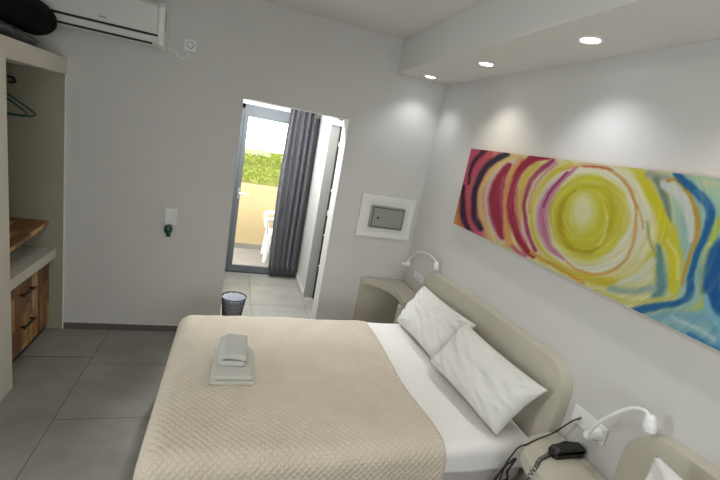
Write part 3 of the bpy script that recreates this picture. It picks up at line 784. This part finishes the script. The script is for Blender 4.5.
# folded towels on the bedspread
def folded_towel(name, label, x0, x1, y0, y1, z0, layers, th, seed, rz=0.0):
    """towel folded in layers with the open fold edge toward -y"""
    t = None
    bm = new_bm()
    cx, cy = (x0+x1)/2, (y0+y1)/2
    hw, hd = (x1-x0)/2, (y1-y0)/2
    # profile in x,z: a spiral strip (fold seen from the front), extruded in y
    path = []
    H = layers*th
    if layers == 2:
        c = [(hw*0.86, th*0.5), (-hw+th*0.5, th*0.5)]
        path = [(hw-0.004, th*0.5), (0, th*0.48), (-hw+th*0.6, th*0.5), (-hw+th*0.12, th*1.0), (-hw+th*0.6, th*1.5), (0, th*1.54), (hw-th*0.5, th*1.5)]
    else:
        path = [(-hw*0.45, th*1.35), (0, th*1.30), (hw*0.86, th*1.3)]
        path = [(hw*0.92, th*1.42), (0, th*1.42), (-hw+th*1.15, th*1.45), (-hw+th*0.98, th*1.55), (-hw+th*1.15, th*1.65)]
        path = [(hw*0.90, th*0.5), (0, th*0.5), (-hw+th*0.75, th*0.5), (-hw+th*0.25, th*1.1), (-hw+th*0.75, th*1.7), (0, th*1.72), (hw*0.97, th*1.62)]
    sp = smooth_path([(a, 0, b) for a, b in path], 8)
    m = len(sp); nd = 22
    def off(i, sgn, h):
        a = sp[max(0, i-1)]; c = sp[min(m-1, i+1)]; tg = (c-a).normalized(); nn = Vector((-tg.z, 0, tg.x)); return sp[i]+nn*sgn*h
    for_rings = []
    for k in range(nd+1):
        f = k/nd; y = -hd + 2*hd*f
        taper = min(1, min(k+0.6, nd-k+0.6)/1.6)
        h = th*0.455*(0.80+0.20*taper)
        sc = 1+0.012*math.sin(f*7+seed)
        ring = []
        for i in range(m): p = off(i, 1, h); ring.append(p)
        e1 = sp[-1]+(sp[-1]-sp[-2]).normalized()*h*0.7; ring.append(e1)
        for i in range(m-1, -1, -1): p = off(i, -1, h); ring.append(p)
        e0 = sp[0]+(sp[0]-sp[1]).normalized()*h*0.7; ring.append(e0)
        vs = []
        for p in ring:
            q = Vector((p.x*sc, y + (0.006*abs(y)/hd)*noise.noise(Vector((p.x*9, p.z*60, seed+3))) + 0.003*noise.noise(Vector((p.x*30, p.z*40, seed))), p.z + 0.0025*noise.noise(Vector((p.x*14, y*14, seed)))))
            ca, sa = math.cos(rz), math.sin(rz)
            vs.append(bm.verts.new((cx+q.x*ca-q.y*sa, cy+q.x*sa+q.y*ca, z0+max(q.z, 0.0005))))
        for_rings.append(vs)
    L = len(for_rings[0])
    for A, B in zip(for_rings, for_rings[1:]):
        for k in range(L): bm.faces.new((A[k], A[(k+1) % L], B[(k+1) % L], B[k]))
    for R_, rev in ((for_rings[0], True), (for_rings[-1], False)):
        # strip caps
        for i in range(m-1):
            a, b = R_[i], R_[i+1]; c, d = R_[2*m-i-1], R_[2*m-i]
            bm.faces.new((a, b, c, d))
        bm.faces.new((R_[m-1], R_[m], R_[m+1])); bm.faces.new((R_[0], R_[2*m], R_[2*m+1]))
    o = obj(name, bm, M['towel'], smooth='auto')
    return tag(o, label, 'towel', 'folded towels on the bedspread')
TZ = BZ+0.037
folded_towel('folded_towel', 'larger folded grey-white towel at the bottom of the stack on the bedspread', 0.005, 0.217, 1.945, 2.24, TZ, 2, 0.030, 2.0, -0.03)
folded_towel('folded_towel', 'smaller folded grey-white towel on top of the larger one', 0.025, 0.168, 2.03, 2.255, TZ+0.0605, 3, 0.033, 5.0, -0.03)

# ------------------------------------------------------------------ painting
PY1, PY0, PZ0, PZ1 = 2.828, 0.60, 1.439, 2.037
def stroke_field(px, py):
    n = len(px)
    rng = np.random.RandomState(3)
    def wob(a, b, s, k):
        out = np.zeros_like(a)
        for i in range(5):
            f = s*(1.8**i); t1, t2, p = rng.uniform(0, 6.28, 3)
            out += np.sin(a*f*math.cos(t1)+b*f*math.sin(t1)+p)*np.cos(a*f*math.sin(t2)-b*f*math.cos(t2)+t1)/(1.5**i)
        return out*k
    wx = px + wob(px, py, 0.07, 1.0); wy = py + wob(px, py, 0.07, 1.0)
    C = np.zeros((n, 3)); C[:] = (222, 214, 150)
    def blend(m, col):
        nonlocal C
        m = np.clip(m, 0, 1)[:, None]; C = C*(1-m) + np.array(col, float)*m
    def sm(e0, e1, v):
        t_ = np.clip((v-e0)/(e1-e0), 0, 1); return t_*t_*(3-2*t_)
    def seg(pts, width, col, soft=0.45, a=1.0):
        soft = min(0.95, soft*1.5); a = a*0.94
        P = np.array([tuple(v)[:2] for v in smooth_path([(p[0], p[1], 0) for p in pts], 5)])
        wd = np.interp(np.linspace(0, 1, len(P)), np.linspace(0, 1, len(width)), width) if isinstance(width, (list, tuple)) else np.full(len(P), width)
        best = np.full(n, 1e9)
        for i in range(len(P)-1):
            ax, ay = P[i]; bx, by = P[i+1]; dx, dy = bx-ax, by-ay; L2 = dx*dx+dy*dy+1e-9
            t_ = np.clip(((wx-ax)*dx+(wy-ay)*dy)/L2, 0, 1)
            d = np.hypot(wx-ax-dx*t_, wy-ay-dy*t_)/(wd[i]*(1-t_)+wd[i+1]*t_)*2
            best = np.minimum(best, d)
        blend((1-sm(1-soft, 1+soft, best))*a, col)
    def ell(cx, cy, rx, ry, col, soft=0.12, a=1.0, rot=0.0):
        c_, s_ = math.cos(rot), math.sin(rot); X = wx-cx; Y = wy-cy
        d = np.hypot((X*c_+Y*s_)/rx, (-X*s_+Y*c_)/ry); blend((1-sm(1-soft, 1+soft, d))*a, col)
    def ring(cx, cy, rx, ry, wd, col, a=1.0, a0=None, a1=None, rot=0.0):
        c_, s_ = math.cos(rot), math.sin(rot); X = wx-cx; Y = wy-cy; X, Y = X*c_+Y*s_, -X*s_+Y*c_
        d = np.abs(np.hypot(X/rx, Y/ry)-1)*min(rx, ry)/(wd/2); m = 1-sm(0.4, 1.4, d)
        blend(m*a, col)
    # broad grounds
    blend(1-sm(476, 506, wx + (wy-190)*0.1), (192, 66, 96))
    blend(sm(655, 690, wx), (150, 190, 178))
    seg([(455, 205), (456, 222), (462, 232)], 8, (214, 160, 70), 0.6)
    seg([(490, 153), (478, 170), (469, 190), (467, 210), (472, 226)], 5, (200, 76, 88), 0.6)
    seg([(497, 153), (484, 168), (474, 185)], 3, (226, 120, 90), 0.7)
    seg([(484, 150), (475, 160), (470, 172), (468, 184)], [5, 3.5, 2], (40, 14, 36))
    seg([(463, 186), (462, 206), (464, 219), (469, 229)], [3, 5, 5], (44, 12, 40))
    seg([(506, 154), (493, 161), (482, 173), (475, 188), (473, 203), (475, 217), (481, 229)], [7, 7, 6.5, 6, 6, 5], (34, 18, 48))
    seg([(512, 157), (495, 170), (484, 184), (480, 198), (482, 214), (489, 229), (499, 240)], 6, (226, 196, 116), 0.5)
    seg([(518, 159), (502, 170), (491, 184), (487, 200), (489, 216), (495, 229), (502, 240)], 6, (222, 200, 196), 0.6)
    seg([(508, 166), (499, 182), (495, 198), (496, 213), (500, 227), (503, 238)], [5, 11, 13, 13, 10, 5], (156, 22, 56), 0.35)
    seg([(504, 178), (501, 196), (502, 214)], 3, (190, 60, 96), 0.7)
    seg([(519, 160), (509, 178), (505, 198), (506, 218), (508, 244)], [7, 5, 4, 5, 7], (220, 160, 92), 0.5)
    seg([(537, 164), (526, 178), (520, 194), (519, 212), (521, 228)], [7, 9, 8, 8, 5], (216, 184, 84), 0.5)
    seg([(548, 158), (533, 159), (521, 168), (514, 182), (511, 198), (511, 214), (516, 232), (524, 246), (534, 256)], [4, 8, 8, 7, 8, 8, 8, 7, 5], (156, 20, 54), 0.35)
    seg([(517, 190), (516, 208), (519, 226), (526, 242)], 3, (206, 110, 130), 0.7, 0.8)
    seg([(523, 222), (527, 236), (534, 247), (541, 254)], 5, (232, 196, 192), 0.6)
    seg([(512, 246), (517, 250), (526, 255)], 4, (196, 90, 120), 0.6)
    seg([(552, 161), (541, 169), (532, 180), (526, 194), (524, 208), (526, 224), (531, 240), (536, 250)], [4, 4, 5, 4, 4, 4, 3], (160, 46, 96), 0.5)
    seg([(556, 163), (545, 172), (537, 184), (531, 198), (530, 214)], 3, (200, 130, 160), 0.7, 0.8)
    seg([(570, 165), (553, 174), (541, 190), (534, 208), (535, 228), (542, 246), (556, 260), (575, 272), (598, 280), (622, 281), (642, 272), (654, 257)], [6, 7, 8, 7, 7, 8, 9, 9, 9, 9, 10], (206, 188, 46), 0.5)
    seg([(532, 252), (548, 263), (566, 273), (584, 283)], 4, (206, 160, 50), 0.6)
    seg([(583, 160), (610, 162), (634, 168), (648, 190), (660, 215), (660, 245), (650, 268)], [4, 5, 7, 9, 8, 8, 8], (212, 200, 60), 0.6)
    # the sun
    ell(592, 218, 58, 54, (222, 214, 150), 0.08, 1.0, 0.1)
    ring(592, 218, 52, 50, 11, (226, 224, 200), 0.9, rot=0.1)
    ell(588, 218, 44, 45, (214, 206, 96), 0.10)
    ring(590, 216, 44, 44, 7, (224, 226, 196), 0.9)
    ell(586, 218, 35, 43, (204, 196, 44), 0.16)
    ring(586, 218, 33, 37, 3, (212, 206, 84), 0.8)
    seg([(575, 190), (564, 202), (560, 220), (563, 238), (573, 249), (588, 253), (600, 248)], [3, 5, 6, 6, 5, 4, 2], (184, 160, 20), 0.7, 0.9)
    seg([(590, 186), (606, 190), (612, 206), (611, 228), (603, 246)], [3, 6, 7, 6, 3], (190, 178, 40), 0.7, 0.7)
    ring(585, 216, 20, 25, 4, (208, 200, 70), 0.9)
    ell(583, 213, 15, 21, (216, 212, 110), 0.25)
    ell(583, 211, 9, 14, (226, 224, 168), 0.4)
    seg([(604, 206), (607, 222), (603, 238), (598, 246)], [1, 2.5, 3, 2], (222, 218, 130), 0.7, 0.8)
    seg([(615, 192), (620, 210), (618, 232), (610, 250)], 5, (206, 200, 60), 0.7, 0.8)
    seg([(577, 167), (562, 178), (551, 191), (545, 206), (543, 222), (546, 238), (554, 252), (564, 261)], [2, 5, 8, 10, 10, 8, 5, 2], (192, 98, 140), 0.6, 0.9)
    seg([(566, 172), (555, 184), (548, 196), (545, 208)], 2.2, (150, 44, 96), 0.6)
    seg([(560, 170), (575, 166.5), (592, 166), (610, 170), (622, 179), (632, 193), (638, 208)], [1.5, 2, 3.5, 4, 4, 4, 3], (212, 140, 60), 0.6, 0.8)
    seg([(583, 166), (600, 167), (612, 171)], 1.6, (176, 60, 60), 0.6, 0.8)
    seg([(622, 180), (633, 197), (640, 213), (643, 230)], 1.8, (206, 150, 70), 0.6, 0.8)
    seg([(636, 205), (636, 222), (635, 240), (628, 258), (614, 269), (598, 274), (580, 271), (566, 263)], [2, 3, 3.5, 3, 3, 3, 2], (212, 148, 60), 0.6, 0.8)
    # right third
    seg([(612, 167), (628, 176), (640, 196), (648, 216), (650, 236), (642, 258)], 5, (224, 222, 176), 0.7)
    seg([(638, 170), (650, 192), (662, 215), (671, 238), (676, 262), (674, 290)], [7, 10, 12, 16, 14, 11], (212, 202, 36), 0.35)
    seg([(646, 222), (650, 240), (654, 252), (660, 275)], 3, (150, 160, 90), 0.7, 0.8)
    seg([(648, 174), (668, 180)], 7, (150, 158, 138), 0.6)
    seg([(655, 180), (664, 196), (669, 212), (671, 222)], [6, 8, 5, 2], (112, 132, 116), 0.5)
    seg([(663, 184), (677, 190), (687, 206), (692, 226), (690, 240)], [8, 12, 12, 8, 4], (212, 214, 204), 0.4)
    seg([(666, 181), (676, 180), (686, 190), (694, 206), (698, 222), (695, 240), (688, 262), (683, 285)], [2, 3, 3.5, 4, 5, 5, 4, 3], (196, 146, 40), 0.5)
    seg([(668, 240), (678, 256), (679, 280)], 3, (226, 220, 120), 0.7)
    seg([(700, 176), (712, 186), (726, 200), (740, 230)], 18, (178, 208, 170), 0.5)
    seg([(705, 182), (716, 184), (730, 188)], 4, (206, 204, 160), 0.8)
    seg([(720, 222), (712, 240), (706, 258), (703, 280), (702, 300), (690, 311), (668, 313), (655, 316)], [9, 8, 7, 7, 6, 5, 4], (186, 200, 84), 0.5)
    seg([(710, 244), (704, 262), (702, 282)], 4, (224, 226, 150), 0.7)
    seg([(676, 174), (690, 187), (702, 199), (710, 210), (710, 222), (704, 238), (697, 254), (692, 274), (689, 294), (678, 303), (660, 306), (644, 309), (630, 312)], [7, 8, 9, 9, 9, 7, 6, 7, 7, 8, 9, 8], (22, 92, 150), 0.35)
    seg([(694, 190), (706, 204), (707, 220)], 2.5, (60, 130, 180), 0.7)
    seg([(658, 246), (661, 266), (661, 286), (656, 298)], [5, 10, 12, 10], (92, 140, 142), 0.5)
    seg([(618, 283), (640, 276), (652, 262)], [6, 12, 8], (212, 216, 196), 0.6)
    seg([(610, 288), (632, 292), (652, 290)], 7, (150, 176, 160), 0.7)
    seg([(596, 290), (612, 297), (630, 303), (652, 301), (676, 297)], 4, (200, 200, 110), 0.6)
    # deep blue and light blue at the right end
    blend(sm(706, 716, wx)*sm(240, 262, wy), (70, 150, 190))
    seg([(730, 236), (718, 256), (712, 280), (716, 300), (736, 330)], [10, 20, 22, 18, 14], (12, 84, 150), 0.35)
    seg([(650, 321), (672, 316), (700, 318), (716, 320), (726, 330), (700, 340), (672, 330)], 14, (122, 176, 192), 0.5)
    seg([(705, 296), (712, 316), (724, 334)], 6, (130, 190, 206), 0.6)
    seg([(672, 318), (694, 328), (714, 338)], 3.5, (176, 206, 210), 0.7)
    seg([(690, 336), (708, 345), (730, 356)], 6, (40, 124, 168), 0.6)
    blend(sm(728, 742, wx)*0.7, (60, 130, 170))
    # brush grain
    ang = np.arctan2(py-216, px-586); rad_ = np.hypot(px-586, (py-216)*1.05)
    g1 = np.array([noise.noise(Vector((r_*0.55, a_*1.6, 2.0))) for r_, a_ in zip(rad_, ang)])
    g2 = np.array([noise.noise(Vector((r_*0.16, a_*2.2, 7.0))) for r_, a_ in zip(rad_, ang)])
    C = C*(1+0.09*g1[:, None]*np.clip((rad_[:, None]-6)/20, 0, 1)) + (g2[:, None] > 0)*(g2[:, None])*0.28*np.clip((rad_[:, None]-12)/20, 0, 1)*(np.array([(214, 206, 176)])-C)
    C = C*0.84
    gray = C.mean(1, keepdims=True); C = gray + (C-gray)*0.98
    return np.clip(C, 0, 255)
nx_, nz_ = 620, 170
ys = np.linspace(PY1, PY0, nx_); zs = np.linspace(PZ0, PZ1, nz_)
YY, ZZ = np.meshgrid(ys, zs)
vx = W-0.040
rel = np.stack([np.full(YY.size, vx), YY.ravel(), ZZ.ravel()-CAMZ], 1)
dpt = rel @ np.array(fw); qx = 360+FPX*(rel @ np.array(rt))/dpt; qy = 240-FPX*(rel @ np.array(up))/dpt
cols = stroke_field(qx, qy)/255
lin = np.where(cols <= 0.04045, cols/12.92, ((cols+0.055)/1.055)**2.4)
t = thing('abstract_painting', 'long unframed abstract canvas with a yellow sun and crimson and blue swirls above the headboard', 'painting', (W, (PY0+PY1)/2, PZ0))
me = bpy.data.meshes.new('painted_canvas')
vco = np.stack([np.full(YY.size, vx), YY.ravel(), ZZ.ravel()], 1)
fi = []
ii = np.arange(nz_-1)[:, None]*nx_+np.arange(nx_-1)[None, :]; ii = ii.ravel()
fi = np.stack([ii, ii+1, ii+1+nx_, ii+nx_], 1)
me.vertices.add(len(vco)); me.vertices.foreach_set('co', vco.ravel())
me.loops.add(fi.size); me.loops.foreach_set('vertex_index', fi.ravel())
me.polygons.add(len(fi)); me.polygons.foreach_set('loop_start', np.arange(len(fi))*4); me.polygons.foreach_set('loop_total', np.full(len(fi), 4))
me.update(); me.validate()
ca = me.color_attributes.new('paint', 'FLOAT_COLOR', 'POINT')
ca.data.foreach_set('color', np.concatenate([lin, np.ones((len(lin), 1))], 1).ravel())
k = N('painted_canvas_colours'); at_ = k.n('ShaderNodeAttribute'); at_.attribute_name = 'paint'
k.l(at_.outputs['Color'], k.b.inputs['Base Color']); k.b.inputs['Roughness'].default_value = 0.6; k.b.inputs['Specular IOR Level'].default_value = 0.25
no = k.n('ShaderNodeTexNoise'); no.inputs['Scale'].default_value = 90; tc = k.n('ShaderNodeTexCoord'); k.l(tc.outputs['Object'], no.inputs['Vector'])
bp = k.n('ShaderNodeBump'); bp.inputs['Strength'].default_value = 0.15; bp.inputs['Distance'].default_value = 0.003; k.l(no.outputs['Fac'], bp.inputs['Height']); k.l(bp.outputs[0], k.b.inputs['Normal'])
me.materials.append(k.m)
o = bpy.data.objects.new('painted_canvas', me); COL.objects.link(o); o.parent = t; o.matrix_parent_inverse = Matrix.Translation(-t.location)
bm = new_bm(); box(bm, W-0.0397, W-0.004, PY0, PY1, PZ0, PZ1, 0.002, 1); obj('stretcher_canvas', bm, mat('canvas_edge', (196, 150, 110), 0.8, 0.15, 6), t)

# ------------------------------------------------------------------ reading lamps and wall plates
def wall_plate(label, y0, y1, z0, z1, grp, sock):
    t = thing('socket_plate', label, 'wall socket', (W, (y0+y1)/2, z0), grp)
    bm = new_bm(); box(bm, W-0.010, W-0.001, y0, y1, z0, z1, 0.003, 2); obj('plate', bm, M['plastic'], t)
    for yc in sock:
        bm = new_bm(); lathe(bm, [(0.019, W-0.0125), (0.021, W-0.0101)], yc, (z0+z1)/2, 20, 'x'); obj('socket', bm, M['white_paint'], t)
wall_plate('white double socket plate at the near nightstand beside the reading lamp base', 1.150, 1.345, 0.775, 0.862, 'bedside socket plates', (1.29,))
wall_plate('white socket plate above the far nightstand in the corner', 3.14, 3.36, 0.775, 0.845, 'bedside socket plates', (3.30, 3.22))

def reading_lamp(label, base, ctrl, head, hdir):
    t = thing('reading_lamp', label, 'lamp', base, 'gooseneck reading lamps')
    bm = new_bm(); lathe(bm, [(0.028, W-0.011), (0.028, W-0.030), (0.020, W-0.040), (0.018, W-0.085), (0.012, W-0.095)][::-1], base[1], base[2], 24, 'x'); obj('wall_base', bm, M['plastic'], t, smooth='auto')
    bm = new_bm(); pth = smooth_path([(W-0.085, base[1], base[2])] + ctrl + [head], 8); tube(bm, pth, 0.0075, 10); obj('gooseneck', bm, M['plastic'], t, smooth=True)
    bm = new_bm(); h = Vector(head); d = Vector(hdir).normalized()
    tube(bm, [h-d*0.012, h-d*0.006, h+d*0.012, h+d*0.030, h+d*0.050, h+d*0.056], [0.009, 0.017, 0.022, 0.024, 0.024, 0.021], 20); o = obj('lamp_head', bm, M['plastic'], t, smooth='auto')
    bm = new_bm(); tube(bm, [h+d*0.0565, h+d*0.0585], 0.016, 20); obj('lens', bm, M['dark_gap'], o)
reading_lamp('white gooseneck reading lamp at the lower right, bowed over the second headboard', (W, 1.182, 0.815),
             [(1.66, 1.136, 0.929), (1.66, 1.069, 1.035), (1.66, 1.027, 1.08), (1.66, 0.987, 1.098)], (1.665, 0.962, 1.085), (0.05, -0.2, -1))
reading_lamp('white gooseneck reading lamp in the far corner above the far nightstand', (W, 3.50, 0.855),
             [(1.70, 3.46, 0.90), (1.70, 3.37, 0.98), (1.705, 3.25, 1.055), (1.71, 3.10, 1.085), (1.71, 2.99, 1.08)], (1.71, 2.925, 1.062), (0.1, -0.1, -1))

# ------------------------------------------------------------------ telephone and cables
NZ = 0.660
t = thing('telephone', 'black slim telephone handset lying on the near nightstand', 'telephone', (1.655, 1.235, NZ+0.001))
pz = NZ+0.001
def lozenge(bm, x0, x1, y0, y1, z0, z1, r, bev):
    pts = arc(x1-r, y1-r, r, 0, 90, 6) + arc(x0+r, y1-r, r, 90, 180, 6) + arc(x0+r, y0+r, r, 180, 270, 6) + arc(x1-r, y0+r, r, 270, 360, 6)
    return prism(bm, pts, 'z', z0, z1, bev, 3, only='b')
bm = new_bm(); lozenge(bm, 1.560, 1.745, 1.205, 1.265, pz, pz+0.022, 0.022, 0.006); obj('base', bm, M['black'], t, smooth='auto')
bm = new_bm()
pts = []
prof = [(1.555, 0.024), (1.575, 0.044), (1.600, 0.048), (1.65, 0.042), (1.70, 0.046), (1.735, 0.048), (1.752, 0.030)]
prism(bm, [(x, pz+z) for x, z in [(1.555, 0.023)] + prof[1:] + [(1.752, 0.023)]], 'y', 1.208, 1.262, 0.012, 4); obj('handset', bm, M['black'], t, smooth='auto')
# coiled cord from the handset to the nightstand's front edge
bm = new_bm(); base = smooth_path([(1.558, 1.232, pz+0.012), (1.52, 1.222, pz+0.010), (1.47, 1.205, pz+0.011), (1.425, 1.175, pz+0.010), (1.398, 1.165, pz-0.02), (1.392, 1.165, pz-0.10), (1.40, 1.17, pz-0.26)], 16)
pts = []; m = len(base)
L_ = 0
for i, p in enumerate(base):
    q = base[min(i+1, m-1)]; tg = (q-base[max(0, i-1)]).normalized(); sd_ = tg.cross(Vector((0.1, 0.2, 1))).normalized(); un = sd_.cross(tg)
    for s_ in range(5):
        a = (i+s_/5)*1.15; f = s_/5
        c_ = p.lerp(q, f); pts.append(c_ + (sd_*math.cos(a)+un*math.sin(a))*0.0085)
tube(bm, pts, 0.0020, 5); obj('coiled_cord', bm, M['cable'], t, smooth=True)
bm = new_bm(); tube(bm, smooth_path([(W-0.012, 1.29, 0.82), (1.70, 1.30, 0.79), (1.66, 1.335, 0.70), (1.60, 1.345, NZ+0.004), (1.53, 1.325, NZ+0.004), (1.48, 1.308, NZ+0.005), (1.448, 1.308, NZ-0.004), (1.434, 1.318, 0.62), (1.447, 1.36, 0.50), (1.47, 1.385, 0.40), (1.46, 1.39, 0.20), (1.45, 1.39, 0.02)], 8), 0.0035, 8)
tag(obj('power_cable', bm, M['cable'], smooth=True), 'thin black cable running from the socket over the near nightstand edge', 'cable')
bm = new_bm(); tube(bm, smooth_path([(1.415, 1.395, 0.30), (1.49, 1.405, 0.43), (1.545, 1.40, 0.49), (1.50, 1.385, 0.43), (1.53, 1.40, 0.36), (1.46, 1.40, 0.33), (1.43, 1.385, 0.22), (1.42, 1.38, 0.01)], 8), 0.006, 8)
bm2 = bm
tag(obj('looped_cable', bm2, M['cable'], smooth=True), 'tangled black cable loop hanging between the double bed and the near nightstand', 'cable')
